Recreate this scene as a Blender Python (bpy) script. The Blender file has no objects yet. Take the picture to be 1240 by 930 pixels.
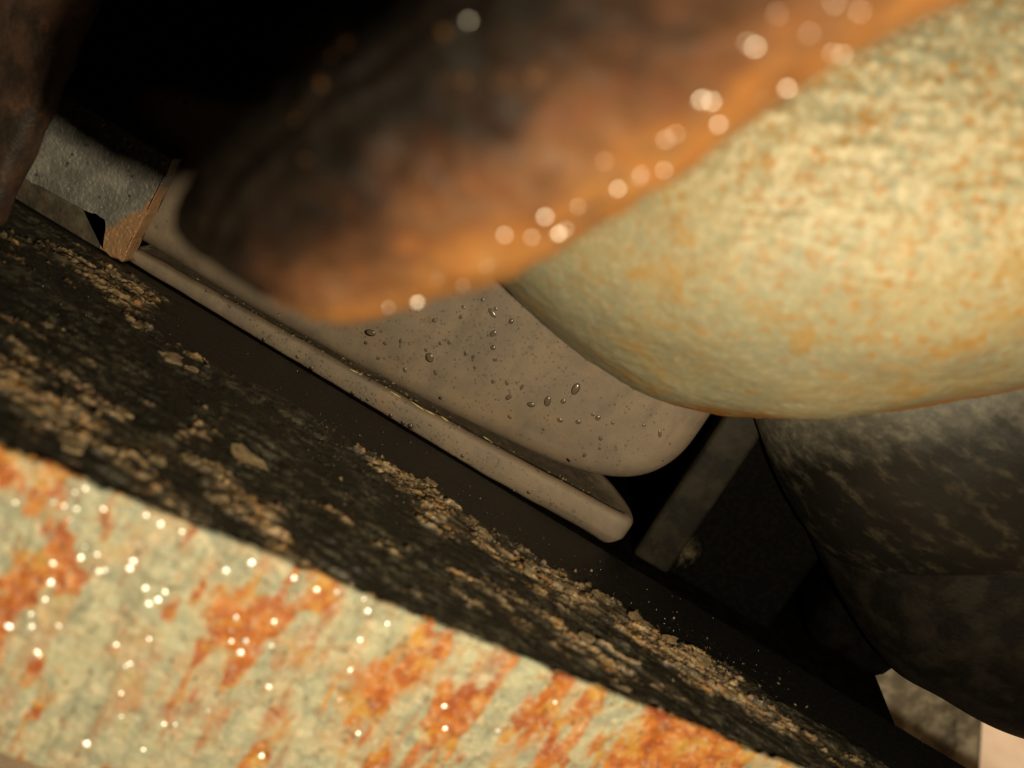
import bpy, bmesh, math, random
import numpy as np
from mathutils import Vector, Matrix
from mathutils.bvhtree import BVHTree

random.seed(7); RNG = np.random.default_rng(7)
scene = bpy.context.scene
col = scene.collection

# ------------------------------------------------------------------ camera
W, H, LENS = 1240, 930, 38.0
FPX = W*LENS/36.0
PITCH, ROLL = math.radians(15), math.radians(31)
U0 = np.array([0, math.sin(PITCH), math.cos(PITCH)])
FWD = np.array([0, math.cos(PITCH), -math.sin(PITCH)])
RGT = math.cos(ROLL)*np.array([1., 0, 0]) + math.sin(ROLL)*U0
UPV = -math.sin(ROLL)*np.array([1., 0, 0]) + math.cos(ROLL)*U0
CAM = np.array([0, 0, .10253])
cd = bpy.data.cameras.new('camera'); co = bpy.data.objects.new('camera', cd); col.objects.link(co)
cd.lens = LENS; cd.sensor_width = 36; cd.clip_start = .005; cd.clip_end = 50
m = Matrix.Identity(4)
for i in range(3):
    m[i][0], m[i][1], m[i][2], m[i][3] = RGT[i], UPV[i], -FWD[i], CAM[i]
co.matrix_world = m
cd.dof.use_dof = True; cd.dof.focus_distance = .292; cd.dof.aperture_fstop = 8.6
scene.camera = co

# ------------------------------------------------------------------ light: a hand lamp held beside the lens, a patch of daylight beyond
world = bpy.data.worlds.new('World'); scene.world = world; world.use_nodes = True
world.node_tree.nodes['Background'].inputs[0].default_value = (.9, .95, 1, 1)
world.node_tree.nodes['Background'].inputs[1].default_value = .001
LAMP = CAM + RGT*.050 - UPV*.043 + FWD*.0
ld = bpy.data.lights.new('hand_lamp', 'POINT'); lo = bpy.data.objects.new('hand_lamp', ld); col.objects.link(lo)
lo.location = LAMP; ld.energy = 3.3; ld.color = (1, .85, .57); ld.shadow_soft_size = .005
sd = bpy.data.lights.new('daylight_beyond', 'SPOT'); so = bpy.data.objects.new('daylight_beyond', sd); col.objects.link(so)
sd.energy = 26; sd.color = (1, .86, .66); sd.spot_size = math.radians(38); sd.spot_blend = .5; sd.shadow_soft_size = .03
so.location = (.62, .95, .55)
so.rotation_euler = (Vector((.40, .66, -.12)) - so.location).to_track_quat('-Z', 'Y').to_euler()
scene.view_settings.view_transform = 'Standard'; scene.view_settings.look = 'None'
scene.view_settings.exposure = 0; scene.view_settings.gamma = 1
scene.render.engine = 'CYCLES'
scene.cycles.use_denoising = True
scene.cycles.caustics_reflective = False; scene.cycles.caustics_refractive = False
scene.cycles.sample_clamp_indirect = 4

# ------------------------------------------------------------------ helpers
def ray(px, py): return FWD + RGT*((px-W/2)/FPX) - UPV*((py-H/2)/FPX)
def at(px, py, d): return CAM + ray(px, py)*d
def on_z(px, py, z): d = ray(px, py); return CAM + d*((z-CAM[2])/d[2])
def on_y(px, py, y): d = ray(px, py); return CAM + d*((y-CAM[1])/d[1])

def _h(i, j, k, s):
    n = (i*374761393 + j*668265263 + k*2147483647 + s*1274126177) & 0xffffffff
    n = ((n ^ (n >> 13))*1274126177) & 0xffffffff
    n = ((n ^ (n >> 16))*2246822519) & 0xffffffff
    return ((n ^ (n >> 15)) & 0xffffff)/float(0xffffff)
def vnoise(P, s=0):
    P = np.asarray(P, float); I = np.floor(P).astype(np.int64); f = P-I; f = f*f*f*(f*(f*6-15)+10)
    r = 0
    for a in (0, 1):
        for b in (0, 1):
            for c in (0, 1):
                w = (f[:, 0] if a else 1-f[:, 0])*(f[:, 1] if b else 1-f[:, 1])*(f[:, 2] if c else 1-f[:, 2])
                r = r + w*_h(I[:, 0]+a, I[:, 1]+b, I[:, 2]+c, s)
    return r
def fbm(P, scale, octv=4, s=0, rough=.5):
    P = np.asarray(P, float)*scale; r = 0; a = 1; t = 0
    for o in range(octv):
        r = r + a*vnoise(P*(2**o)+17.3*o, s+o); t += a; a *= rough
    return r/t
def sstep(a, b, x):
    t = np.clip((x-a)/(b-a), 0, 1); return t*t*(3-2*t)

def vnormals(V, F):
    N = np.zeros_like(V); F = np.asarray(F)
    n = np.cross(V[F[:, 1]]-V[F[:, 0]], V[F[:, 2]]-V[F[:, 0]]) + np.cross(V[F[:, 2]]-V[F[:, 0]], V[F[:, -1]]-V[F[:, 0]])
    for k in range(F.shape[1]): np.add.at(N, F[:, k], n)
    return N/np.maximum(np.linalg.norm(N, axis=1, keepdims=True), 1e-12)

def loft(R):
    """closed rings (n, m, 3) -> V, quads, plus end-cap ngons"""
    n, mm, _ = R.shape; V = R.reshape(-1, 3)
    i, j = np.meshgrid(np.arange(n-1), np.arange(mm), indexing='ij'); j2 = (j+1) % mm
    Q = np.stack([i*mm+j, i*mm+j2, (i+1)*mm+j2, (i+1)*mm+j], -1).reshape(-1, 4)
    caps = [list(range(mm))[::-1], list(range((n-1)*mm, n*mm))]
    return V, Q, caps

def build(name, V, F, mat, parent=None, smooth=True, origin=None, extra=(), attr=None):
    V = np.asarray(V, float)
    faces = [list(map(int, f)) for f in F] + [list(map(int, f)) for f in extra]
    me = bpy.data.meshes.new(name)
    o0 = np.array(parent.location) if parent is not None else (np.zeros(3) if origin is None else np.array(origin))
    me.from_pydata((V-o0).tolist(), [], faces)
    bm = bmesh.new(); bm.from_mesh(me); bmesh.ops.recalc_face_normals(bm, faces=bm.faces); bm.to_mesh(me); bm.free()
    if smooth:
        me.polygons.foreach_set('use_smooth', [True]*(len(me.polygons)-len(extra)) + [False]*len(extra))
    if attr:
        for k, v in attr.items():
            a = me.attributes.new(k, 'FLOAT', 'POINT'); a.data.foreach_set('value', np.asarray(v, np.float32))
    me.materials.append(mat)
    o = bpy.data.objects.new(name, me); col.objects.link(o)
    if parent is not None: o.parent = parent
    else: o.location = o0
    return o
def empty(name, loc):
    o = bpy.data.objects.new(name, None); col.objects.link(o); o.location = loc; o.empty_display_size = .01
    return o
def tag(o, label=None, cat=None, group=None, kind=None):
    if label: o['label'] = label
    if cat: o['category'] = cat
    if group: o['group'] = group
    if kind: o['kind'] = kind
    return o
def box(name, lo_, hi_, r, mat, parent=None, seg=3, rot=0, jit=0, sub=0):
    bm = bmesh.new(); bmesh.ops.create_cube(bm, size=1)
    lo_ = np.array(lo_, float); hi_ = np.array(hi_, float); c = (lo_+hi_)/2; s = hi_-lo_
    for v in bm.verts: v.co = Vector((v.co.x*s[0], v.co.y*s[1], v.co.z*s[2]))
    if r: bmesh.ops.bevel(bm, geom=bm.edges[:], offset=r, segments=seg, profile=.5, affect='EDGES')
    if sub:
        bmesh.ops.subdivide_edges(bm, edges=[e for e in bm.edges if e.calc_length() > r*2], cuts=sub, use_grid_fill=True)
    bmesh.ops.rotate(bm, verts=bm.verts, matrix=Matrix.Rotation(rot, 3, 'Z'))
    V = np.array([v.co[:] for v in bm.verts]) + c
    bm.verts.index_update()
    if jit:
        N = np.array([v.normal[:] for v in bm.verts]); V = V + N*((fbm(V, 300, 3, 5)-.5)*2*jit)[:, None]
    F = [[v.index for v in f.verts] for f in bm.faces]; bm.free()
    me_o = build(name, V, F, mat, parent, smooth=True)
    return me_o

def resample(A, n):
    A = np.asarray(A, float); k = len(A); t = np.linspace(0, k-1, n); i = np.clip(np.floor(t).astype(int), 0, k-2); f = (t-i)
    g = lambda q: A[np.clip(q, 0, k-1)]
    p0, p1, p2, p3 = g(i-1), g(i), g(i+1), g(i+2); f = f.reshape((-1,)+(1,)*(A.ndim-1))
    return .5*(2*p1+(p2-p0)*f+(2*p0-5*p1+4*p2-p3)*f*f+(3*p1-p0-3*p2+p3)*f**3)

class G:
    """small node-graph builder"""
    def __init__(s, name):
        s.m = bpy.data.materials.new(name); s.m.use_nodes = True; s.t = s.m.node_tree; s.t.nodes.clear()
        s.out = s.t.nodes.new('ShaderNodeOutputMaterial'); s.b = s.t.nodes.new('ShaderNodeBsdfPrincipled')
        s.t.links.new(s.b.outputs[0], s.out.inputs[0])
        s.co = s.t.nodes.new('ShaderNodeTexCoord').outputs['Object']
    def put(s, sock, v):
        if hasattr(v, 'is_output'): s.t.links.new(v, sock)
        elif isinstance(v, (tuple, list)) and len(v) == 3 and sock.type == 'RGBA': sock.default_value = (*v, 1)
        else: sock.default_value = v
    def map(s, scale=(1, 1, 1), rot=(0, 0, 0), loc=(0, 0, 0)):
        n = s.t.nodes.new('ShaderNodeMapping'); s.put(n.inputs[0], s.co)
        n.inputs['Scale'].default_value = scale; n.inputs['Rotation'].default_value = rot; n.inputs['Location'].default_value = loc
        return n.outputs[0]
    def noise(s, scale, detail=4, rough=.55, vec=None, dist=0):
        n = s.t.nodes.new('ShaderNodeTexNoise'); s.put(n.inputs['Vector'], vec or s.co)
        n.inputs['Scale'].default_value = scale; n.inputs['Detail'].default_value = detail
        n.inputs['Roughness'].default_value = rough; n.inputs['Distortion'].default_value = dist
        return n.outputs[0]
    def vor(s, scale, vec=None, feat='F1'):
        n = s.t.nodes.new('ShaderNodeTexVoronoi'); n.feature = feat; s.put(n.inputs['Vector'], vec or s.co); n.inputs['Scale'].default_value = scale
        return n.outputs['Distance']
    def rng(s, v, a, b, c=0, d=1):
        n = s.t.nodes.new('ShaderNodeMapRange'); n.interpolation_type = 'SMOOTHSTEP'
        for k, q in zip(('Value', 'From Min', 'From Max', 'To Min', 'To Max'), (v, a, b, c, d)): s.put(n.inputs[k], q)
        return n.outputs[0]
    def mix(s, f, a, b, mode='MIX'):
        n = s.t.nodes.new('ShaderNodeMix'); n.data_type = 'RGBA'; n.blend_type = mode
        s.put(n.inputs[0], f); s.put(n.inputs[6], a); s.put(n.inputs[7], b); return n.outputs[2]
    def math(s, op, a, b=0.):
        n = s.t.nodes.new('ShaderNodeMath'); n.operation = op; s.put(n.inputs[0], a); s.put(n.inputs[1], b); return n.outputs[0]
    def attr(s, name):
        n = s.t.nodes.new('ShaderNodeAttribute'); n.attribute_name = name; return n.outputs['Fac']
    def xyz(s):
        n = s.t.nodes.new('ShaderNodeSeparateXYZ'); s.put(n.inputs[0], s.co); return n.outputs
    def bump(s, h, dist, strength=1.):
        n = s.t.nodes.new('ShaderNodeBump'); n.inputs['Strength'].default_value = strength; n.inputs['Distance'].default_value = dist
        s.put(n.inputs['Height'], h); s.put(s.b.inputs['Normal'], n.outputs[0])
    def done(s, colr, rough=.6, spec=.5, metal=0., **k):
        s.put(s.b.inputs['Base Color'], colr); s.put(s.b.inputs['Roughness'], rough)
        s.put(s.b.inputs['Specular IOR Level'], spec); s.put(s.b.inputs['Metallic'], metal)
        for a, v in k.items(): s.put(s.b.inputs[a], v)
        return s.m

# ------------------------------------------------------------------ materials
def mat_bar():
    g = G('weathered_galvanised_paint')
    big = g.noise(42, 3, .6, loc_vec(g, 1)); mid = g.noise(130, 5, .62, dist=.7); fine = g.noise(800, 4, .65); m2 = g.noise(210, 5, .65, loc_vec(g, 8), dist=.5)
    streak = g.noise(1, 5, .65, g.map((170, 170, 32))); st2 = g.noise(1, 4, .6, g.map((420, 420, 60), loc=(4, 2, 1)))
    c = g.mix(g.rng(mid, .35, .65), (.29, .315, .24), (.44, .445, .31))
    c = g.mix(g.rng(st2, .50, .66, 0, .75), c, (.21, .215, .15))
    c = g.mix(g.rng(m2, .54, .68, 0, .85), c, (.60, .52, .36))
    c = g.mix(g.rng(g.noise(75, 4, .55, loc_vec(g, 3)), .50, .62, 0, .8), c, (.44, .34, .21))
    bloom = g.rng(g.math('ADD', g.attr('rust'), g.math('MULTIPLY', g.math('SUBTRACT', m2, .5), 2.2)), .30, .95)
    runs = g.rng(g.math('ADD', g.math('MULTIPLY', streak, .8), g.math('MULTIPLY', big, .28)), .53, .65)
    rustc = g.mix(g.rng(m2, .35, .62), (.56, .18, .010), (.30, .052, .006))
    rustc = g.mix(g.rng(g.noise(120, 3, .6, loc_vec(g, 9)), .50, .64), rustc, (.50, .25, .03))
    c = g.mix(g.math('MULTIPLY', g.math('MULTIPLY', runs, g.attr('runs')), .95), c, rustc)
    c = g.mix(g.rng(g.math('ADD', g.attr('rust'), g.math('MULTIPLY', g.math('SUBTRACT', mid, .5), 2.4)), .1, .9, 0, .5), c, (.46, .25, .07))
    c = g.mix(g.math('MULTIPLY', bloom, .88), c, rustc)
    c = g.mix(g.rng(g.noise(420, 5, .7, loc_vec(g, 15)), .54, .66, 0, .4), c, (.62, .58, .44))
    c = g.mix(g.rng(g.noise(340, 5, .7, loc_vec(g, 17)), .58, .68, 0, .5), c, (.42, .12, .015))
    c = g.mix(g.rng(g.noise(260, 5, .7, loc_vec(g, 19)), .60, .70, 0, .7), c, (.16, .14, .085))
    c = g.mix(g.rng(fine, .56, .70, 0, .55), c, (.64, .56, .40))
    c = g.mix(g.rng(g.vor(300, g.map((1, 1, .55))), .16, .06, 0, .75), c, (.085, .075, .045))
    c = g.mix(g.rng(m2, .40, .28, 0, .8), c, (.13, .115, .065))
    g.bump(g.math('ADD', mid, g.math('MULTIPLY', fine, .6)), .0013, .8)
    return g.done(c, g.rng(g.noise(300, 3), .3, .7, .25, .55), .5)
def loc_vec(g, k): return g.map((1, 1, 1), (0, 0, 0), (k*.37, k*.21, k*.53))

def mat_beam():
    g = G('grease_black_paint_with_rust_scale')
    sc = g.attr('scale')
    n1 = g.noise(180, 5, .6); n2 = g.noise(600, 4, .65); st = g.noise(1, 4, .6, g.map((90, 420, 420)))
    black = g.mix(g.rng(n2, .45, .75), (.0045, .0042, .0036), (.013, .0115, .009))
    gr = g.attr('grey')
    grey = g.mix(g.rng(g.noise(420, 5, .7, loc_vec(g, 1)), .42, .64), (.010, .0095, .007), (.075, .064, .042))
    grey = g.mix(g.rng(g.noise(70, 4, .6), .40, .60), grey, (.014, .012, .008))
    black = g.mix(gr, black, grey)
    tan = g.mix(g.rng(st, .35, .62), (.17, .118, .064), (.42, .295, .165))
    tan = g.mix(g.rng(n1, .52, .68), tan, (.44, .23, .07))
    tan = g.mix(g.rng(g.noise(320, 4, .6, loc_vec(g, 5)), .56, .68), tan, (.36, .20, .14))
    tan = g.mix(g.rng(n2, .5, .36), tan, (.045, .032, .022))
    tan = g.mix(g.rng(g.noise(1, 4, .65, g.map((70, 260, 260), loc=(3, 1, 2))), .5, .62, 0, .85), tan, (.04, .036, .026))
    c = g.mix(sc, black, tan)
    g.bump(g.math('ADD', n2, g.math('MULTIPLY', g.noise(1900, 3), .5)), .0006, .8)
    return g.done(c, g.mix(sc, (.45, .45, .45), (.30, .30, .30)), .5)

def mat_taupe():
    g = G('dusty_taupe_rubber')
    n1 = g.noise(55, 5, .65, dist=.6); n2 = g.noise(200, 5, .65); n3 = g.noise(2200, 3, .7)
    c = g.mix(g.rng(n1, .35, .68), (.170, .133, .099), (.228, .172, .122))
    c = g.mix(g.rng(n2, .52, .72, 0, .5), c, (.135, .105, .080))
    c = g.mix(g.rng(g.noise(90, 4, .6, loc_vec(g, 4)), .55, .7, 0, .55), c, (.25, .170, .105))
    c = g.mix(g.rng(g.vor(430), .17, .08, 0, g.rng(g.noise(120, 2), .45, .6, 0, .85)), c, (.075, .060, .047))
    c = g.mix(g.rng(g.vor(160), .13, .09, 0, g.rng(g.noise(60, 2, .5, loc_vec(g, 21)), .5, .56, 0, .6)), c, (.10, .08, .062))
    c = g.mix(g.rng(n3, .62, .74, 0, .5), c, (.32, .265, .20))
    c = g.mix(g.rng(g.noise(1, 5, .65, g.map((120, 120, 28), loc=(2, 5, 1))), .52, .70, 0, .55), c, (.125, .095, .072))
    c = g.mix(g.rng(g.noise(38, 5, .65, loc_vec(g, 13)), .55, .68, 0, .5), c, (.14, .108, .092))
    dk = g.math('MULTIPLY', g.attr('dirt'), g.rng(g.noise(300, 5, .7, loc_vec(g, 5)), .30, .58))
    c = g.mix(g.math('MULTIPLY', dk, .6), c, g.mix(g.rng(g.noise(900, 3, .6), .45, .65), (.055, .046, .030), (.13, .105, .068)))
    g.bump(g.math('ADD', n3, g.math('MULTIPLY', n2, .6)), .0003, .5)
    return g.done(c, .6, .35)

def mat_pipe():
    g = G('wet_rusted_steel')
    big = g.noise(60, 4, .6, dist=.5); mid = g.noise(190, 5, .65); fine = g.noise(700, 3)
    a = g.attr('grime_shade')
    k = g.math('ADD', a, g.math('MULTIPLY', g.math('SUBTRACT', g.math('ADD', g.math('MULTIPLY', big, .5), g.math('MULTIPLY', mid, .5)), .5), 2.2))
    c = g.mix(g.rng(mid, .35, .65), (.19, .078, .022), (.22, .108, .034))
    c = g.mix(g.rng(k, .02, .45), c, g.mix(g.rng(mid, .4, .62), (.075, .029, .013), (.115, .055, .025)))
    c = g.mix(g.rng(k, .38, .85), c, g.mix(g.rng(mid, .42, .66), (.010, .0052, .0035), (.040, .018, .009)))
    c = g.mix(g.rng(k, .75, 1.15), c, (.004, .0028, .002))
    c = g.mix(g.rng(g.noise(230, 3, .6, loc_vec(g, 2)), .64, .74, 0, .6), c, (.15, .07, .024))
    g.bump(g.math('ADD', mid, g.math('MULTIPLY', fine, .3)), .0009, .5)
    return g.done(c, g.rng(fine, .3, .7, .45, .65), .14)

def mat_housing():
    g = G('corroded_pale_alloy')
    big = g.noise(26, 4, .6); mid = g.noise(110, 5, .62, dist=.5); fine = g.noise(420, 5, .65)
    w = g.attr('crust'); rim = g.attr('rim')
    c = g.mix(g.rng(big, .36, .64), (.245, .250, .170), (.310, .272, .155))
    c = g.mix(g.rng(g.noise(70, 5, .6, loc_vec(g, 2)), .46, .64, 0, .7), c, (.235, .235, .165))
    c = g.mix(g.rng(g.noise(640, 5, .7), .46, .70, 0, .5), c, (.46, .41, .28))
    c = g.mix(g.rng(g.noise(480, 5, .7, loc_vec(g, 7)), .50, .64, 0, g.rng(g.attr('gold'), 0, 1, .35, .95)), c, (.32, .15, .020))
    c = g.mix(g.rng(mid, .50, .68, 0, .6), c, (.34, .19, .035))
    c = g.mix(g.math('MULTIPLY', w, g.rng(fine, .42, .62)), c, (.44, .39, .26))
    c = g.mix(g.math('MULTIPLY', w, g.rng(g.noise(290, 5, .7, loc_vec(g, 3)), .54, .66, 0, .8)), c, (.32, .15, .02))
    c = g.mix(g.math('MULTIPLY', rim, g.rng(mid, .25, .5)), c, (.32, .14, .028))
    g.bump(g.math('ADD', fine, mid), .0005, .5)
    return g.done(c, .5, .35)

def mat_drum():
    g = G('grimy_grey_casting')
    f = g.attr('top_grey')
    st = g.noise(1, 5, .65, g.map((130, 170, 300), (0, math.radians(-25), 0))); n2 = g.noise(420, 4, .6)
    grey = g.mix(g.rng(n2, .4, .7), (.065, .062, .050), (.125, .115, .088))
    grime_shade = g.mix(g.rng(st, .48, .72), (.005, .0045, .0035), (.032, .026, .016))
    c = g.mix(g.rng(g.math('ADD', f, g.math('MULTIPLY', g.math('SUBTRACT', st, .5), 1.1)), .12, .95), grime_shade, grey)
    g.bump(g.math('ADD', st, g.math('MULTIPLY', n2, .5)), .0003, .5)
    return g.done(c, .5, .25)

def mat_simple(name, a, b, scale, rough=.6, spec=.4, bump=.0006, third=None, metal=0., s3=90, r3=(.55, .7)):
    g = G(name); n1 = g.noise(scale, 5, .6); n2 = g.noise(scale*5, 3, .6)
    c = g.mix(g.rng(n1, .38, .66), a, b)
    if third: c = g.mix(g.rng(g.noise(s3, 5, .65, loc_vec(g, 6)), *r3), c, third)
    g.bump(g.math('ADD', n1, g.math('MULTIPLY', n2, .6)), bump, .7)
    return g.done(c, rough, spec, metal)

def mat_lug():
    g = G('chipped_grey_metal')
    x = g.xyz(); n1 = g.noise(160, 5, .6); n2 = g.noise(900, 3)
    c = g.mix(g.rng(n1, .4, .68), (.165, .158, .145), (.28, .265, .235))
    c = g.mix(g.rng(g.vor(230), .16, .06, 0, .8), c, (.06, .045, .045))
    k = g.math('ADD', g.attr('chip'), g.math('MULTIPLY', g.math('SUBTRACT', n1, .5), .5))
    c = g.mix(g.rng(k, .46, .56), c, g.mix(g.rng(n2, .4, .7), (.34, .21, .115), (.40, .19, .09)))
    g.bump(g.math('ADD', n1, n2), .0006, .8)
    return g.done(c, g.rng(n2, .35, .65, .25, .5), .6, .25)

def mat_bracket():
    g = G('black_plastic_with_dirt')
    n1 = g.noise(90, 5, .65); n2 = g.noise(700, 3); d = g.attr('dirt')
    c = g.mix(g.rng(n2, .4, .7), (.0012, .0011, .0009), (.003, .0026, .002))
    k = g.math('ADD', d, g.math('MULTIPLY', g.math('SUBTRACT', n1, .5), 1.5))
    c = g.mix(g.rng(k, .45, .85), c, (.085, .066, .040))
    g.bump(n2, .0001, .5)
    return g.done(c, .7, .03)

def mat_water(name='clear_water', tint=(.76, .73, .69), ior=1.6):
    g = G(name); t = g.t.nodes.new('ShaderNodeBsdfTransparent'); t.inputs[0].default_value = (*tint, 1)
    gl = g.t.nodes.new('ShaderNodeBsdfGlossy'); gl.inputs['Roughness'].default_value = .24
    fr = g.t.nodes.new('ShaderNodeFresnel'); fr.inputs[0].default_value = ior
    mx = g.t.nodes.new('ShaderNodeMixShader')
    if ior > 1.8: mx.inputs[0].default_value = .10
    else: g.t.links.new(fr.outputs[0], mx.inputs[0])
    g.t.links.new(t.outputs[0], mx.inputs[1]); g.t.links.new(gl.outputs[0], mx.inputs[2])
    g.t.links.new(mx.outputs[0], g.out.inputs[0]); g.t.nodes.remove(g.b); return g.m

M = dict(bar=mat_bar(), beam=mat_beam(), taupe=mat_taupe(), pipe=mat_pipe(), housing=mat_housing(), drum=mat_drum(), lug=mat_lug(),
    bracket=mat_bracket(), water=mat_water(), mist=mat_water('fine_water_mist', (.80, .78, .74), 1.9),
    wall=mat_simple('dark_rusted_plate', (.022, .014, .010), (.060, .032, .021), 110, .6, .3, .001, (.11, .05, .025), s3=70, r3=(.58, .72)),
    shell=mat_simple('dark_brown_grime', (.004, .0033, .0026), (.012, .010, .0075), 140, .6, .1),
    rib=mat_simple('lit_black_plastic', (.009, .0076, .0054), (.022, .018, .012), 120, .6, .12, .0002, (.034, .027, .017), s3=60),  # bracket plastic in a paler colour: lamplight on the rib painted in
    recess=mat_simple('dark_grey_metal', (.045, .037, .027), (.10, .08, .055), 220, .6, .3, .0006, (.15, .095, .055)),
    shelf=mat_simple('black_underbody_paint', (.0012, .001, .0008), (.004, .0033, .0024), 200, .75, .03),
    stone=mat_simple('rough_grey_concrete', (.22, .185, .14), (.52, .45, .34), 170, .85, .2, .003, (.12, .105, .085)),
    sand=mat_simple('pale_pink_paving', (.60, .42, .29), (.70, .52, .37), 30, .9, .1, .001),
    flake=mat_simple('tan_rust_scale', (.13, .095, .055), (.27, .20, .115), 420, .45, .5, .0006, (.30, .15, .06), s3=200),
    straw=mat_simple('dry_straw', (.42, .34, .16), (.55, .46, .22), 500, .5, .4, .0002),
    grit=mat_simple('grey_grit', (.09, .072, .05), (.28, .22, .14), 900, .7, .3, .0002))

SURF = {}   # surfaces kept for placing drops by ray
def keep(name, V, F): SURF[name] = BVHTree.FromPolygons([tuple(v) for v in V], [list(map(int, f)) for f in F])

# ------------------------------------------------------------------ ground and underbody
gV = np.array([[-4, -3, -.12], [5, -3, -.12], [5, 7, -.12], [-4, 7, -.12]], float)
tag(build('ground', gV, [[0, 1, 2, 3]], M['sand'], smooth=False), kind='structure')
tag(box('underbody_panel', (-.7, .50, -.119), (.20, .53, .60), .004, M['shelf']), kind='structure')

# ------------------------------------------------------------------ foreground bar
ZB = .0022
A0 = on_z(0, 545, ZB); A1 = on_z(960, 930, ZB)
tdir = (A1-A0); tdir[2] = 0; tdir /= np.linalg.norm(tdir); ndir = np.array([tdir[1], -tdir[0], 0.])   # ndir faces the camera
dlow = ray(0, 914); tt = np.dot(A0-CAM, ndir)/np.dot(dlow, ndir); ZLOW = (CAM+dlow*tt)[2]
TH = .0022
def bar_back_y(x):   # y of the bar's rear face at x
    q = A0 - ndir*TH; return q[1] + (x-q[0])*tdir[1]/tdir[0]
nl = 640; L0, L1 = -.06, .27
def round_rect(w0, w1, z0, z1, r, nf, nb):
    pts = []
    for (cx, cz, a0) in ((w1-r, z1-r, 0), (w0+r, z1-r, 90), (w0+r, z0+r, 180), (w1-r, z0+r, 270)):
        for a in np.linspace(a0, a0+90, 7): pts.append((cx+r*math.cos(math.radians(a)), cz+r*math.sin(math.radians(a))))
    out = []
    for i in range(len(pts)):
        p, q = np.array(pts[i]), np.array(pts[(i+1) % len(pts)]); d = np.linalg.norm(q-p); k = max(1, int(d/.0006)) if d > .002 else 1
        for a in range(k): out.append(p+(q-p)*a/k)
    return np.array(out)
prof = round_rect(0, TH, ZLOW, ZB, .0007, 0, 0)    # first coordinate: 0 = rear, TH = front
ls = np.linspace(L0, L1, nl)
base = A0 - ndir*TH; base[2] = 0
R = base[None, None] + ls[:, None, None]*tdir + prof[None, :, 0, None]*ndir + prof[None, :, 1, None]*np.array([0, 0, 1.])
V, Q, caps = loft(R); N = vnormals(V, Q)
s = np.sign(np.dot(N[0], V[0]-V[:prof.shape[0]].mean(0))); N *= s
lpos = (V-base)@tdir
Va = V*np.array([1, 1, .36]); fb = .5*fbm(Va, 52, 3, 23) + .5*fbm(Va, 190, 4, 29, .6)
rust = sstep(.512, .615, fb + .06*np.exp(-((lpos-.035)/.03)**2) + .03*np.exp(-((lpos-.14)/.05)**2) - .05*sstep(.17, .22, lpos))
amp = (fbm(V, 60, 2, 3)-.5)*.0006 + (fbm(V, 420, 4, 9)-.5)*.0006 + rust*(fbm(V, 330, 4, 33, .6)-.35)*.0016 - sstep(.60, .68, fbm(V, 240, 3, 21))*.0005
V = V + N*amp[:, None]
bar = build('rusty_bar', V, Q, M['bar'], extra=caps, origin=(base[0], base[1], ZLOW), attr={'rust': rust, 'runs': .35+.65*sstep(.02, .09, lpos)})
tag(bar, 'pale grey painted steel bar with orange rust runs and water drops', 'steel bar')
keep('bar', V, Q)

# ------------------------------------------------------------------ grease-black beam with rust scale
nx, ny = 1000, 290
xs = np.linspace(-.17, .20, nx); YF = .2812
rings = []; mask = []
tgrid = np.linspace(0, 1, ny)
for x in xs:
    y0 = min(bar_back_y(x)+.0008, YF-.010)
    ys = y0+(YF-y0)*tgrid
    rings.append(np.concatenate([np.stack([np.full(ny, x), ys, np.zeros(ny)], 1),
        [[x, YF, -.001], [x, YF, -.03], [x, y0, -.03], [x, y0, -.001]]]))
R = np.array(rings); T = R[:, :ny].reshape(-1, 3)
X_, Y_ = T[:, 0], T[:, 1]
def gs(cx, cy, sx, sy, a, rot=0):
    dx, dy = X_-cx, Y_-cy; c_, s_ = math.cos(rot), math.sin(rot); u_, v_ = dx*c_+dy*s_, -dx*s_+dy*c_
    return a*np.exp(-(u_/sx)**2-(v_/sy)**2)
Pn = T*np.array([1, 3.6, 1]); Ps = T*np.array([1, 7., 1])
wig = (fbm(T, 45, 3, 40)-.5)*.016 + (fbm(T, 260, 3, 44)-.5)*.004
edge = .2530 + wig
dens = .36 + 0*X_
dens += gs(.03, .243, .05, .012, .24) + gs(.075, .242, .04, .009, .20) + gs(-.008, .247, .018, .010, .20)
dens += gs(-.098, .264, .014, .012, .24) + gs(-.12, .250, .02, .014, .12) + gs(-.085, .252, .012, .007, .16)
dens += gs(-.070, .188, .05, .013, .20) + gs(.02, .215, .022, .006, .10) + gs(-.055, .214, .012, .006, .14) + gs(.045, .221, .02, .006, .14)
dens -= gs(-.03, .233, .018, .012, .30) + gs(-.075, .232, .030, .010, .16) + gs(.085, .228, .04, .005, .16)
strip = sstep(edge-.003, edge+.001, Y_)*(1-sstep(-.082, -.094, X_)*sstep(.279, .274, Y_))
dens = dens - strip*.30 - sstep(.105, .135, X_)*.2
f1 = .62*fbm(Pn, 60, 6, 50, .62) + .38*fbm(Ps, 170, 5, 55, .62)
mk = sstep(-.035, .045, dens-f1-.005)
pit = np.maximum(sstep(.49, .57, fbm(Pn, 330, 4, 64, .6)), sstep(.52, .60, fbm(T, 150, 4, 66, .6)))
mk = mk*(1-.85*pit)
fl = fbm(Pn, 120, 4, 61)
hgt = mk*(.0004+.0009*fl) + (fbm(T, 900, 3, 70)-.5)*.00045*(1-.8*strip) + (fbm(Pn, 110, 4, 77)-.5)*.0022*(1-strip)
hgt += mk*(fbm(Ps, 420, 5, 81, .65)-.5)*.0016 + .0007*sstep(.002, -.003, Y_-edge)
R0 = R[:, 0, 1].copy(); MKG = mk.reshape(nx, ny)
R[:, :ny, 2] = hgt.reshape(nx, ny)
V, Q, caps = loft(R)
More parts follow.
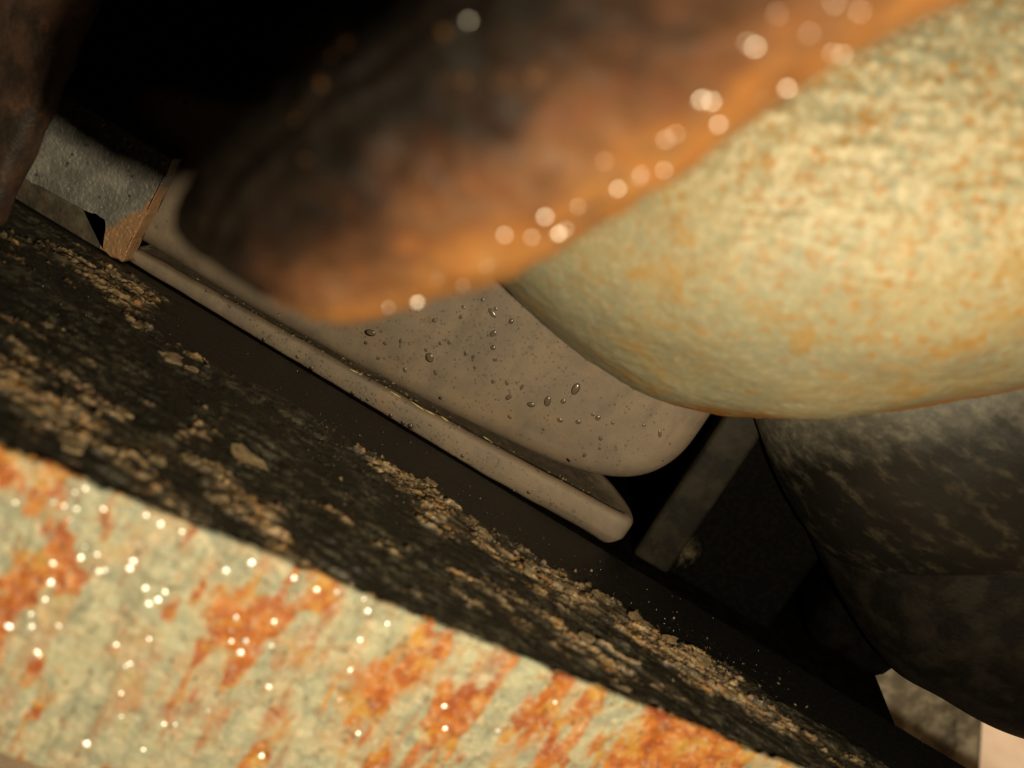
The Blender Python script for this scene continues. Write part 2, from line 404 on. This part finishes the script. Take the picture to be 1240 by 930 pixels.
mfull = np.zeros((nx, ny+4)); mfull[:, :ny] = mk.reshape(nx, ny); gfull = np.zeros((nx, ny+4)); gfull[:, :ny] = (1-strip).reshape(nx, ny)
beam = build('corroded_beam', V, Q, M['beam'], extra=caps, origin=(0, .24, -.03), attr={'scale': mfull.ravel(), 'grey': gfull.ravel()})
tag(beam, 'grease blackened steel beam crusted with flaking tan rust scale', 'steel beam')
keep('beam', V, Q)
# loose flakes standing proud of the scale
flakes = [(205, 432, 30, 11), (230, 448, 18, 5), (300, 556, 40, 14), (58, 395, 12, 5), (165, 395, 16, 6), (135, 330, 22, 6),
    (728, 726, 24, 10), (775, 752, 26, 8), (812, 776, 18, 6), (640, 690, 18, 7), (585, 645, 18, 6), (690, 716, 18, 6), (850, 800, 22, 6),
    (880, 838, 24, 7), (520, 585, 18, 6), (90, 540, 34, 12), (190, 560, 30, 10), (150, 500, 24, 8), (60, 505, 30, 12), (710, 772, 20, 6)]
for k, (px, py, l_, w_) in enumerate(flakes):
    d = ray(px, py); hit = SURF['beam'].ray_cast(Vector(CAM), Vector(d).normalized())
    if hit[0] is None: continue
    c = np.array(hit[0]); sc_ = np.linalg.norm(c-CAM)/FPX
    n_ = 11; pts = []
    for i in range(n_):
        a = 2*math.pi*i/n_; q = random.uniform(.45, 1.15)
        pts.append((math.cos(a)*l_*sc_*.62*q, math.sin(a)*w_*sc_*1.3*q, random.uniform(-.0003, .0003)))
    pts = np.array(pts); th = .0003
    top = np.concatenate([pts+[0, 0, th], [[0, 0, th]]]); bot = np.concatenate([pts*[.92, .92, 1]-[0, 0, .0008]])
    Rm = np.array((Matrix.Rotation(random.uniform(-.35, .35), 3, 'Z') @ Matrix.Rotation(random.uniform(0, .28), 3, 'X') @ Matrix.Rotation(random.uniform(-.12, .12), 3, 'Y')))
    Vf = np.concatenate([top, bot]) @ Rm.T + c + [0, 0, .0003]
    F = [[i, (i+1) % n_, n_] for i in range(n_)] + [[n_+1+i, n_+1+(i+1) % n_, (i+1) % n_, i] for i in range(n_)] + [[n_+1+i for i in range(n_)][::-1]]
    build('rust_flake', Vf, F, M['flake'], beam, smooth=False)

# ------------------------------------------------------------------ support ledge behind the beam
ledge = box('support_ledge', (-.20, .2822, -.03), (.140, .36, -.0003), .0008, M['shelf'])
tag(ledge, 'black painted ledge under the taupe housing, behind the crusted beam', 'ledge')

# ------------------------------------------------------------------ taupe moulded housing: body + flange
tp = empty('moulded_housing', (-.03, .31, 0))
tag(tp, 'dusty taupe moulded housing with rounded end, flange lip and water drops', 'housing')
# body outline in X-Z, counted from lower left, along the bottom to the round right end
ctl = [(-.122, .0045), (-.105, .0043), (-.080, .0040), (-.050, .0050), (-.022, .0066), (.003, .0088), (.022, .0112), (.036, .0152), (.0452, .0215), (.0502, .031), (.0512, .044), (.0505, .060), (.047, .078),
       (.040, .085), (.020, .088), (-.02, .080), (-.07, .064), (-.110, .052), (-.127, .046), (-.131, .036), (-.130, .020), (-.129, .010)]
C = np.array(ctl+ctl[:1]); out = resample(np.concatenate([C[-3:-1], C, C[1:3]]), (len(C)+3)*12+1)[24:-24][:-1]
mo = len(out); tan_ = np.roll(out, -1, 0)-np.roll(out, 1, 0); nrm = np.stack([tan_[:, 1], -tan_[:, 0]], 1); nrm /= np.linalg.norm(nrm, axis=1, keepdims=True)
cen = np.array([-.03, .038]); rings = []; RF = .0075; YB = .2868
for s_ in (.02, .15, .3, .45, .6, .75, .88, .96):
    p = out - nrm*RF; p = cen + (p-cen)*s_; rings.append(np.stack([p[:, 0], np.full(mo, YB-.0022*(1-s_**2.5)), p[:, 1]], 1))
for a in np.linspace(0, 90, 10):
    p = out - nrm*RF*(1-math.sin(math.radians(a))); rings.append(np.stack([p[:, 0], np.full(mo, YB+RF*(1-math.cos(math.radians(a)))), p[:, 1]], 1))
for y in (.31, .34, .358): rings.append(np.stack([out[:, 0], np.full(mo, y), out[:, 1]], 1))
V, Q, caps = loft(np.array(rings)); 
build('body', V, Q, M['taupe'], tp, extra=caps); keep('body', V, Q)
# flange: plate with a rolled front edge and a round right corner, thicker to the right
side = resample(np.array([(.0440, .2830), (.0472, .2838), (.0487, .2862), (.0486, .2900), (.0470, .2960), (.0435, .3030), (.0380, .3110), (.0310, .3200), (.0240, .3300), (.0200, .3450)]), 46)
fpl = np.concatenate([np.stack([np.linspace(-.1093, .0440, 90)[:-1], np.full(89, .2830)], 1), side, np.stack([np.linspace(.0200, -.1093, 24)[1:], np.full(23, .345)], 1)])
ft = np.gradient(fpl, axis=0); fn = np.stack([-ft[:, 1], ft[:, 0]], 1); fn /= np.linalg.norm(fn, axis=1, keepdims=True); fn[136:] = 0; fn[:3] = (0, 1)
def flange_ring(inset, z):  # plan outline with a round right-front corner, side running back under the body
    P_ = fpl + fn*(inset*((.25+.75*sstep(.0, .042, fpl[:, 0])) if z < .45 else np.ones(len(fpl)))[:, None])
    thick = np.interp(fpl[:, 0], [-.11, -.07, -.02, .01, .05], [.0040, .0052, .0070, .0086, .0108])
    return np.stack([P_[:, 0], P_[:, 1], z*thick], 1)
fprof = ((.0040, .0), (.0026, .08), (.0013, .20), (.0004, .32), (.0, .40), (.0, .80), (.0002, .88), (.0007, .95), (.0016, .99), (.0026, 1.0), (.0034, .985), (.0040, .90), (.0062, .89), (.0085, .82), (.011, .84))
fl_r = [flange_ring(i_, z_) for i_, z_ in fprof]
V, Q, caps = loft(np.array(fl_r))
V = V + (vnormals(V, Q)*((fbm(V, 150, 3, 90)-.5)*.0005)[:, None])
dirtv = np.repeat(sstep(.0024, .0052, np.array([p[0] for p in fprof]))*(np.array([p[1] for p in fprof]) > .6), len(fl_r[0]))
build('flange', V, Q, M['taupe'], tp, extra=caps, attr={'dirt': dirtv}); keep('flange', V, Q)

# ------------------------------------------------------------------ black bracket beside it, second block
def attr_box(name, lo_, hi_, r, mat, parent, fn, aname):
    o = box(name, lo_, hi_, r, mat, parent, sub=14)
    co_ = np.array([v.co[:] for v in o.data.vertices]) + np.array(parent.location)
    a = o.data.attributes.new(aname, 'FLOAT', 'POINT'); a.data.foreach_set('value', fn(co_).astype(np.float32)); return o
br = empty('black_bracket', (.08, .31, 0))
tag(br, 'black plastic bracket with a raised edge rib and tan dirt at its foot', 'bracket')
dirt = lambda P_: .50*np.exp(-((P_[:, 0]-.071)/.014)**2-((P_[:, 2]-.006)/.009)**2) + .28*sstep(.066, .056, P_[:, 0])
attr_box('plate', (.0552, .2925, 0), (.0990, .34, .075), .0012, M['bracket'], br, dirt, 'dirt')
box('rib', (.0540, .2893, .0002), (.0655, .300, .0752), .0014, M['rib'], br)
bb = box('black_block', (.1105, .2980, 0), (.1395, .345, .052), .008, M['shelf'], jit=.0006, sub=8)
tag(bb, 'dull black block on the ledge beside the black bracket', 'block')

# ------------------------------------------------------------------ grey metal lug at the left
lg = empty('metal_lug', (-.125, .30, 0))
tag(lg, 'chipped grey metal lug with brown corner at the narrow end of the taupe housing', 'lug')
poly = [(-.152, .0062), (-.139, .0068), (-.128, .0074), (-.1175, .0084), (-.1165, .0058), (-.1160, .0003), (-.1085, .0003), (-.1083, .008), (-.1080, .016), (-.1077, .0235), (-.1076, .0330), (-.152, .0330)]
pc = np.array(poly); dn = []
for i in range(len(pc)):
    p, q = pc[i], pc[(i+1) % len(pc)]; k = max(1, int(np.linalg.norm(q-p)/.0012))
    for a in range(k): dn.append(p+(q-p)*a/k)
dn = np.array(dn); dn += (np.stack([vnoise(np.c_[dn*500, 0*dn[:, 0]], 3), vnoise(np.c_[dn*500, 0*dn[:, 0]+9], 4)], 1)-.5)*.0007
cen = np.array([-.125, .03]); rr = []
tn = np.roll(dn, -1, 0)-np.roll(dn, 1, 0); nn = np.stack([tn[:, 1], -tn[:, 0]], 1); nn /= np.linalg.norm(nn, axis=1, keepdims=True)
for ins, y in ((.0004, .2785), (.0001, .2788), (0, .2795), (0, .2845)):
    p = dn-nn*ins; rr.append(np.stack([p[:, 0], np.full(len(dn), y), p[:, 1]], 1))
V, Q, caps = loft(np.array(rr))
# front face as a fine grid would be an n-gon: triangulate through bmesh so the chip mask has vertices
bm = bmesh.new(); bv = [bm.verts.new(v) for v in V]
for f in list(Q)+caps: bm.faces.new([bv[int(i)] for i in f])
front = [f for f in bm.faces if len(f.verts) > 4]
tri = bmesh.ops.triangulate(bm, faces=front)['faces']
for _ in range(3):
    es = [e for e in bm.edges if e.calc_length() > .0022]
    bmesh.ops.subdivide_edges(bm, edges=es, cuts=1)
    bmesh.ops.triangulate(bm, faces=[f for f in bm.faces if len(f.verts) > 4])
bm.verts.index_update(); V = np.array([v.co[:] for v in bm.verts]); F = [[v.index for v in f.verts] for f in bm.faces]; bm.free()
chip = np.clip(.5 + 60*(V[:, 0]+.1125) - 45*(V[:, 2]-.0125), 0, 1)
chip = np.maximum(chip, .9*sstep(-.1095, -.1080, V[:, 0])*sstep(.03, .02, V[:, 2]))
build('front_plate', V, F, M['lug'], lg, smooth=False, attr={'chip': chip})
box('foot', (-.151, .2791, .0001), (-.1162, .2844, .0088), .0006, M['recess'], lg)
box('back_block', (-.150, .2846, .0002), (-.1100, .2864, .0325), .0008, M['recess'], lg)

# ------------------------------------------------------------------ dark rusted plate, far left
wl = box('rusted_plate', (-.230, .2445, .0012), (-.1285, .2545, .16), .003, M['wall'], jit=.0012, sub=24)
tag(wl, 'dark brown rusted upright plate in front of the grey metal lug', 'plate')

# ------------------------------------------------------------------ lofted solids
def pair_loft(pairs, depths, thick, n, mseg, ex=2.0, back=1.):
    Lp = np.array([at(p[0], p[1], d) for p, d in zip(pairs, depths)]); Rp = np.array([at(p[2], p[3], d) for p, d in zip(pairs, depths)])
    Lp, Rp = resample(Lp, n), resample(Rp, n); th = resample(np.array(thick, float)[:, None], n)[:, 0]
    a = np.linspace(0, 2*math.pi, mseg, endpoint=False)
    ca = np.sign(np.cos(a))*np.abs(np.cos(a))**(2/ex); sa = np.sign(np.sin(a))*np.abs(np.sin(a))**(2/ex); sa = np.where(sa < 0, sa*back, sa)
    c = (Lp+Rp)/2; h = (Rp-Lp)/2; ax = np.gradient(c, axis=0); ax /= np.maximum(np.linalg.norm(ax, axis=1, keepdims=True), 1e-9)
    hd = h/np.maximum(np.linalg.norm(h, axis=1, keepdims=True), 1e-9)
    toc = CAM-c; toc /= np.linalg.norm(toc, axis=1, keepdims=True); toc -= hd*(toc*hd).sum(1, keepdims=True); toc /= np.linalg.norm(toc, axis=1, keepdims=True)
    R = c[:, None]+h[:, None]*ca[None, :, None]+(toc*th[:, None])[:, None]*sa[None, :, None]
    return R, a

# rusty arm hanging in front of the housing
pairs = [(318, 352, 340, 366), (262, 318, 385, 388), (228, 290, 440, 390), (222, 250, 520, 366), (262, 178, 640, 328), (360, 88, 800, 226), (462, 0, 985, 92), (560, -85, 1142, -2), (660, -180, 1300, -100), (760, -290, 1440, -210)]
deps = [.156, .156, .155, .153, .148, .142, .134, .126, .118, .110]
thk = [.0008, .0055, .0085, .0105, .0135, .0155, .017, .018, .019, .019]
R, ang = pair_loft(pairs, deps, thk, 200, 150, 2.25)
V, Q, caps = loft(R); N = vnormals(V, Q); N *= np.sign(np.dot(N[75*150], V[75*150]-R[75].mean(0)))
a_all = np.tile(ang, 200); cu = np.cos(a_all)
groove = np.exp(-((cu+.60)/.045)**2)*(np.sin(a_all) > 0)
grv_w = np.repeat(sstep(25, 60, np.arange(200.)), 150)
V = V + N*((fbm(V, 60, 3, 101)-.5)*.0024 + (fbm(V, 230, 4, 105, .6)-.5)*.0018 - groove*grv_w*.0003 + np.exp(-((cu+.50)/.05)**2)*(np.sin(a_all) > 0)*grv_w*.0003)[:, None]
grime_shade = sstep(1.02, .0, cu)*.62 + sstep(.3, -.75, cu)*.65 + .08  # darkens leftwards: grime, plus the lever's unlit side painted into the colour
arm = build('rusted_lever', V, Q, M['pipe'], extra=caps, origin=at(330, 360, .156), attr={'grime_shade': grime_shade})
tag(arm, 'wet rust brown steel lever hanging across the taupe housing', 'lever')
keep('arm', V, Q)

# pale corroded casing, upper right
pairs = [(868, 504, 905, 508), (780, 481, 1000, 507), (700, 426, 1120, 487), (620, 358, 1262, 450), (565, 292, 1400, 385), (540, 210, 1500, 290), (580, 80, 1540, 140), (690, -90, 1500, -40), (850, -260, 1400, -220), (1080, -380, 1200, -370)]
deps = [.268, .268, .267, .266, .264, .262, .258, .254, .252, .252]
thk = [.003, .027, .046, .061, .069, .073, .072, .064, .046, .006]
R, ang = pair_loft(pairs, deps, thk, 260, 260, 2.0, .4)
V, Q, caps = loft(R); N = vnormals(V, Q); N *= np.sign(np.dot(N[130*260], V[130*260]-R[130].mean(0)))
# crust grows in the strip next to the hanging arm; raw rust along the lower rim
def project(V):
    d = V-CAM; z = d@FWD; return W/2+FPX*(d@RGT)/z, H/2-FPX*(d@UPV)/z
a_all = np.tile(ang, 260); cu = np.cos(a_all); st_ = np.repeat(np.linspace(0, 1, 260), 260)
cr = sstep(.35, .62, st_)*sstep(.62, .30, np.abs(cu+.05))
rimv = sstep(.74, .93, cu)*sstep(.60, .42, st_) + sstep(.12, .05, st_)
cr_n = fbm(V, 260, 4, 120)
V = V + N*((fbm(V, 30, 2, 110)-.5)*.0035 + (fbm(V, 300, 4, 115)-.5)*.0006 + cr*sstep(.50, .60, fbm(V, 520, 3, 121))*.0010*sstep(.42, .60, cr_n) + cr*sstep(.55, .66, fbm(V, 190, 3, 126))*.0006)[:, None]
cas = build('pale_casing', V, Q, M['housing'], extra=caps, origin=at(890, 506, .272), attr={'crust': np.clip(cr, 0, 1), 'rim': np.clip(rimv, 0, 1), 'gold': np.clip(sstep(.15, .5, st_)*sstep(-.9, .2, cu), 0, 1)})
tag(cas, 'bulging pale cream casing speckled with golden rust, above the black bracket', 'casing')
keep('casing', V, Q)

# grimy drum below the casing
dr = empty('grimy_drum', at(1260, 900, .33))
tag(dr, 'round grimy dark drum below the pale casing', 'drum')
pairs = [(905, 440, 1650, 250), (908, 480, 1700, 300), (918, 518, 1740, 380), (945, 585, 1790, 480), (990, 655, 1800, 570), (1060, 706, 1780, 650), (1240, 768, 1700, 720), (1420, 792, 1560, 775)]
R, ang = pair_loft(pairs, [.288]*8, [.040, .045, .047, .045, .040, .033, .020, .004], 140, 200, 2.2, .35)
V, Q, caps = loft(R); N = vnormals(V, Q); N *= np.sign(np.dot(N[70*200], V[70*200]-R[70].mean(0)))
V = V + N*((fbm(V, 60, 3, 130)-.5)*.0008)[:, None]
top_grey = np.repeat(sstep(.50, .22, np.linspace(0, 1, 140)), 200)  # grey at the top, blending to near-black lower down
build('upper_band', V, Q, M['drum'], dr, extra=caps, attr={'top_grey': top_grey})
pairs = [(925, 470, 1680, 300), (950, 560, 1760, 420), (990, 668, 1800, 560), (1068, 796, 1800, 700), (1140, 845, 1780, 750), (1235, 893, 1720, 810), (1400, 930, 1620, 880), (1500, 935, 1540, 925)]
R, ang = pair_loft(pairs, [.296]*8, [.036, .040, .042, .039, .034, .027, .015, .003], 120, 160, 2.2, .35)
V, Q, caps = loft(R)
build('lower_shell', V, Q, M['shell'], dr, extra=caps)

# ------------------------------------------------------------------ concrete chunk on the ground, seen through the gap
c0 = at(1120, 905, .47)
ck = bmesh.new(); bmesh.ops.create_cube(ck, size=1); bmesh.ops.bevel(ck, geom=ck.edges[:], offset=.06, segments=2, affect='EDGES')
bmesh.ops.subdivide_edges(ck, edges=ck.edges[:], cuts=5, use_grid_fill=True)
Vc = np.array([v.co[:] for v in ck.verts]); ck.verts.index_update(); Fc = [[v.index for v in f.verts] for f in ck.faces]; ck.free()
e1 = at(1190, 890, .47); 
Vw = Vc*np.array([.16, .10, .16])
Rm = np.array(Matrix.Rotation(math.radians(-31), 3, 'Y')) 
Vw = Vw @ Rm.T
Vw += (fbm(Vw+5, 60, 4, 140)-.5)[:, None]*.008*np.sign(Vc)
Vw += at(1100, 905, .50)
def right_px(V_):
    px, py = project(V_); k_ = (py > 850) & (py < 940); return px[k_].max()
for _ in range(12): Vw += RGT*((1190-right_px(Vw))/FPX*.5)
Vw[:, 2] = np.maximum(Vw[:, 2], -.1195)
chunk = build('concrete_chunk', Vw, Fc, M['stone'], origin=(Vw[:, 0].mean(), Vw[:, 1].mean(), Vw[:, 2].min()))
tag(chunk, 'rough grey concrete chunk on the pale paving behind the drum', 'concrete chunk')

# ------------------------------------------------------------------ water drops
def drop_mesh(flat):
    nr, ns = 6, 14; V = []; F = []
    for i in range(1, nr+1):
        q = i/nr; z = (1-q**5) if flat else math.sqrt(max(0, 1-q*q))
        for j in range(ns): V.append((q*math.cos(2*math.pi*j/ns), q*math.sin(2*math.pi*j/ns), z))
    V.append((0, 0, 1)); top = len(V)-1
    for j in range(ns): F.append([top, j, (j+1) % ns])
    for i in range(nr-1):
        for j in range(ns): F.append([i*ns+j, (i+1)*ns+j, (i+1)*ns+(j+1) % ns, i*ns+(j+1) % ns])
    F.append([(nr-1)*ns+j for j in range(ns)][::-1])
    me = bpy.data.meshes.new('water_drop'); me.from_pydata(V, [], F)
    me.polygons.foreach_set('use_smooth', [True]*(len(F)-1)+[False]); me.materials.append(M['water']); return me
DM = {True: drop_mesh(True), False: drop_mesh(False)}
def cast(px, py, surf):
    d = Vector(ray(px, py)).normalized(); best = None
    for s_ in surf:
        h_ = SURF[s_].ray_cast(Vector(CAM), d)
        if h_[0] is not None and (best is None or h_[3] < best[3]): best = h_
    if best is None: return None
    n = best[1] if best[1].dot(d) < 0 else -best[1]
    return best[0], n, best[3]
def frame(n, spin):
    q = n.to_track_quat('Z', 'Y').to_matrix().to_4x4(); return q @ Matrix.Rotation(spin, 4, 'Z')
def half(p): return ((Vector(CAM)-p).normalized()+(Vector(LAMP)-p).normalized()).normalized()
def drop(px, py, rpx, surf, label, group, glint=0., flat=False, hgt=.55, asp=1.):
    h_ = cast(px, py, surf)
    if h_ is None: return
    p, n, dist = h_; r = rpx*dist/FPX
    if glint: n = n.lerp(half(p), glint).normalized()
    o = bpy.data.objects.new('water_drop', DM[flat]); col.objects.link(o)
    o.matrix_world = Matrix.Translation(p-n*r*.08) @ frame(n, random.uniform(0, 6.28)) @ Matrix.Diagonal((r*asp, r/asp, r*hgt, 1))
    tag(o, label, 'water drop', group)
TB = [(448, 403, 7, 1.25), (466, 416, 3, 1), (443, 415, 3, 1), (516, 424, 3, 1), (520, 433, 7, 1.15), (596, 379, 6, 1.2), (600, 374, 3, 1), (619, 389, 4, 1.1), (597, 404, 5, 1), (597, 421, 4, 1.1), (526, 388, 3.4, 1),
    (558, 384, 3.2, 1), (561, 372, 3, 1), (584, 363, 3, 1), (544, 415, 3, 1), (533, 416, 3, 1), (564, 428, 3.4, 1), (573, 432, 3.2, 1), (575, 445, 2.4, 1), (600, 436, 3.4, 1.1), (597, 462, 3.4, 1), (614, 464, 3.6, 1.2),
    (632, 469, 3.6, 1.2), (616, 481, 4.6, 1.2), (490, 448, 3.6, 1), (527, 451, 3, 1.2), (533, 482, 2.8, 1), (617, 505, 3.2, 1.1), (485, 413, 3, 1.2), (458, 434, 2.6, 1.2), (663, 486, 6.5, 1.25), (697, 471, 7.5, 1.05), (643, 490, 5, 1.2),
    (682, 486, 4, 1.1), (678, 509, 4.2, 1), (658, 520, 2.4, 1), (724, 506, 4.2, 1.1), (718, 502, 3, 1), (700, 511, 4, 1.1), (727, 531, 3.2, 1), (726, 543, 2.6, 1), (780, 515, 2.6, 1), (742, 512, 2.6, 1), (708, 551, 3.2, 1), (688, 557, 3.6, 1.4), (799, 525, 4, 1.2)]
for px, py, r_, a_ in TB:
    big = {(448, 403): 'large oval water drop on the taupe housing just below the hanging lever', (520, 433): 'large oval water drop on the taupe housing amid the fine mist of beads',
        (596, 379): 'large dark water drop on the taupe housing, in the corner between lever and casing', (697, 471): 'largest round water drop on the taupe housing, facing the edge of the pale casing',
        (663, 486): 'large elongated water drop halfway down the taupe housing', (643, 490): 'medium water drop on the taupe housing beside the large elongated drop'}
    lab = big.get((px, py)) or ('small water drop near the rounded end of the taupe housing' if px > 690 else 'small water drop on the upper taupe housing among fine mist, close to the lever' if py < 450 else 'small water drop on the middle of the taupe housing, above the flange')
    drop(px, py, r_*.88, ['body', 'arm'], lab, 'water drops on the taupe housing', .0, False, random.uniform(.22, .42), a_*random.uniform(.9, 1.25))
for px, py, r_ in [(497, 516, 4), (488, 512, 3), (427, 476, 3), (473, 503, 3), (377, 446, 3), (319, 411, 2.6), (360, 432, 2.4), (445, 484, 2.2), (560, 552, 2.6), (640, 596, 2.6)]:
    drop(px, py, r_, ['body', 'flange', 'arm'], 'clear water drop on the flange lip of the taupe housing', 'water drops on the flange lip', .3, False, .5)
BB = [(195, 634), (221, 643), (178, 623), (104, 591), (19, 608), (93, 616), (91, 596), (126, 616), (85, 629), (78, 612), (65, 608), (103, 662), (118, 671), (98, 674), (65, 681), (120, 691), (127, 690), (132, 689), (62, 704), (158, 687),
    (181, 730), (192, 725), (176, 711), (181, 773), (141, 780), (158, 803), (152, 807), (48, 793), (46, 788), (38, 743), (39, 758), (72, 757), (55, 725), (147, 839), (147, 867), (106, 899), (199, 876), (212, 877), (252, 860), (292, 789), (298, 776),
    (281, 776), (274, 690), (305, 680), (356, 699), (384, 713), (408, 716), (333, 752), (286, 747), (329, 781), (424, 811), (326, 831), (441, 725), (446, 739), (469, 755), (436, 774), (411, 847), (434, 887), (317, 914), (174, 907), (672, 850), (539, 881), (603, 884), (538, 854), (12, 757), (162, 678), (201, 716)]
for k, (px, py) in enumerate(BB):
    drop(px, py, random.uniform(2.4, 5.5), ['bar'], 'tiny bright water drop along the top edge of the pale rust streaked bar' if py < 545+.401*px+34 else 'tiny bright water drop on the flat face of the pale rust streaked bar', 'water drops on the rusty bar', random.choice([1, .99, .97, .94, .9]), True, random.choice([.16, .25, .4]))
AB = [(818, 162), (806, 168), (776, 210), (775, 214), (748, 228), (732, 195), (804, 206), (644, 287), (611, 284), (685, 277), (676, 282), (530, 338), (941, 17), (914, 56), (1020, 65), (1008, 64), (849, 120), (923, 120), (953, 106), (1041, 14), (905, 52), (567, 25), (862, 122), (1010, 3), (590, 322), (560, 345), (505, 365), (470, 372), (700, 250), (660, 262), (870, 150), (980, 40)]
for px, py in AB:
    drop(px, py, random.choice([2., 2.6, 3.2, 4., 4.8]), ['arm'], 'lone bright water drop on the shaded, grimy side of the hanging lever' if px == 567 else 'small bright water drop along the orange edge of the hanging lever', 'water drops on the rusted lever', random.choice([1, .97, .93, .9]), True, random.choice([.2, .35, .5]))

def beads(name, pts, label, rr, glint, lab_cat='water beads', zs=.6, g0=0.):
    """many pin-head beads joined: too small to pick apart"""
    base = bmesh.new(); bmesh.ops.create_icosphere(base, subdivisions=1, radius=1); bv_ = np.array([v.co[:] for v in base.verts]); base.verts.index_update(); bf = np.array([[v.index for v in f.verts] for f in base.faces]); base.free()
    Vs, Fs, k = [], [], 0
    for px, py, sf in pts:
        h_ = cast(px, py, sf)
        if h_ is None: continue
        p, n, dist = h_; r = random.uniform(*rr)*dist/FPX
        nn_ = n.lerp(half(p), random.uniform(g0, glint)).normalized()
        Mx = np.array((Matrix.Translation(p) @ frame(nn_, random.uniform(0, 6.28)) @ Matrix.Diagonal((r, r, r*zs, 1))))
        Vs.append(bv_ @ Mx[:3, :3].T + Mx[:3, 3]); Fs.append(bf+k*12); k += 1
    V = np.concatenate(Vs); F = np.concatenate(Fs)
    o = build(name, V, F, M['mist'], origin=V.mean(0)); tag(o, label, lab_cat, kind='stuff'); return o
pts = [(random.gauss(560, 60), random.gauss(412, 32), ['body', 'flange', 'arm', 'casing']) for _ in range(260)]
pts += [(random.uniform(420, 820), random.uniform(380, 570), ['body', 'flange', 'arm', 'casing']) for _ in range(480)]
for _ in range(260):
    x = random.uniform(300, 720); pts.append((x, 228+.595*x-random.uniform(2, 24), ['body', 'flange', 'arm']))
beads('water_beads', pts, 'fine mist of pin-head water beads over the taupe housing', (.6, 1.7), 1., zs=.4)
pts = []
for _ in range(420):
    x = random.uniform(380, 960); pts.append((x, random.gauss(228+.595*x+62, 24), ['beam', 'flange', 'bar']))
for _ in range(160):
    x = random.uniform(0, 420); pts.append((x, random.gauss(240+.595*x+90, 50), ['beam', 'flange', 'bar']))
beads('wet_specks', pts, 'scattered glinting wet specks on the crusted beam', (.6, 2.0), 1., zs=.35, g0=.6)

pts = []
for _ in range(230):
    x = random.uniform(0, 720); y = 545+.401*x+random.uniform(6, 370)*random.random()**.7
    if y < 935: pts.append((x, y, ['bar']))
beads('wet_beading', pts, 'fine glinting water beading over the pale rust streaked bar', (1., 2.8), 1., zs=.28, g0=.85)

# ------------------------------------------------------------------ debris lodged in the groove
for px, py, l_, a_ in [(505, 492, 20, .05), (520, 500, 14, -.06), (538, 508, 12, .1), (478, 478, 16, .0), (590, 533, 14, .08), (428, 450, 12, -.05)]:
    h_ = cast(px, py, ['flange', 'body'])
    if h_ is None: continue
    p, n, dist = h_; u_ = dist/FPX; L_ = l_*u_/2; n_ = 6; rings = []
    for t_ in np.linspace(-1, 1, 7):
        rr_ = 1.5*u_*max(.25, 1-t_*t_*.7); rings.append([(t_*L_, rr_*math.cos(2*math.pi*k/n_)+.2*u_*math.sin(3*t_), rr_*.6*math.sin(2*math.pi*k/n_)) for k in range(n_)])
    Rr = np.array(rings); Mx = np.array(Matrix.Rotation(a_, 3, 'Y')); Rr = Rr @ Mx.T + np.array(p) + np.array(n)*u_*1.2
    V, Q, caps = loft(Rr)
    tag(build('straw_fragment', V, Q, M['straw'], extra=caps, origin=np.array(p)), 'dry yellow straw fragment lodged in the groove above the flange lip', 'straw', 'straw fragments in the groove')
Vs, Fs, k = [], [], 0
tb = np.array([[1, 1, 1], [1, -1, -1], [-1, 1, -1], [-1, -1, 1], [0, 0, 1.3], [0, -.2, -1.2]], float); tf = np.array([[0, 1, 2], [0, 4, 1], [0, 2, 4], [1, 3, 5], [2, 3, 4], [1, 4, 3], [1, 5, 2], [2, 5, 3]])
for _ in range(300):
    x = random.uniform(230, 720); y = 213+.56*x+random.gauss(-4, 6) - (x-230)*.02
    h_ = cast(x, y, ['flange', 'body', 'arm'])
    if h_ is None: continue
    p, n, dist = h_; r = random.choice([.4, .5, .6, .8, 1.1, 1.8])*random.uniform(.7, 1.2)*dist/FPX
    Rm = np.array(Matrix.Rotation(random.uniform(0, 6), 3, Vector((random.random(), random.random(), random.random())).normalized()))
    Vs.append((tb*np.array([random.uniform(.6, 1.6), 1, .7])*r) @ Rm.T + np.array(p)); Fs.append(tf+6*k); k += 1
V = np.concatenate(Vs); F = np.concatenate(Fs)
tag(build('grit', V, F, M['grit'], smooth=False, origin=V.mean(0)), 'fine grey grit lodged along the groove of the taupe housing', 'grit', kind='stuff')

def MASK(x, y):
    i = int(np.clip(np.searchsorted(xs, x), 0, nx-1)); y0 = R0[i]; j = int(np.clip((y-y0)/(YF-y0)*(ny-1), 0, ny-1)); return MKG[i, j]
Vs, Fs, k = [], [], 0
for _ in range(2000):
    if random.random() < .72:
        x = random.uniform(380, 980); y = random.gauss(228+.595*x+62, 26)
    else:
        x = random.uniform(0, 420); y = random.gauss(245+.595*x+90, 55)
    h_ = cast(x, y, ['beam', 'flange', 'bar', 'body'])
    if h_ is None or h_[0].y > .2805 or h_[1].z < .2: continue
    p, n, dist = h_
    if MASK(p.x, p.y) < .35 and random.random() < .94: continue
    r = random.uniform(.4, 1.9)*random.uniform(.5, 1)*dist/FPX
    Rm = np.array(Matrix.Rotation(random.uniform(0, 6), 3, Vector((random.random(), random.random(), random.random())).normalized()))
    Vs.append((tb*np.array([random.uniform(.8, 2.2), 1, .6])*r) @ Rm.T + np.array(p)); Fs.append(tf+6*k); k += 1
V = np.concatenate(Vs); F = np.concatenate(Fs)
tag(build('rust_crumbs', V, F, M['flake'], smooth=False, origin=V.mean(0)), 'loose tan rust crumbs scattered over the crusted beam', 'rust crumbs', kind='stuff')
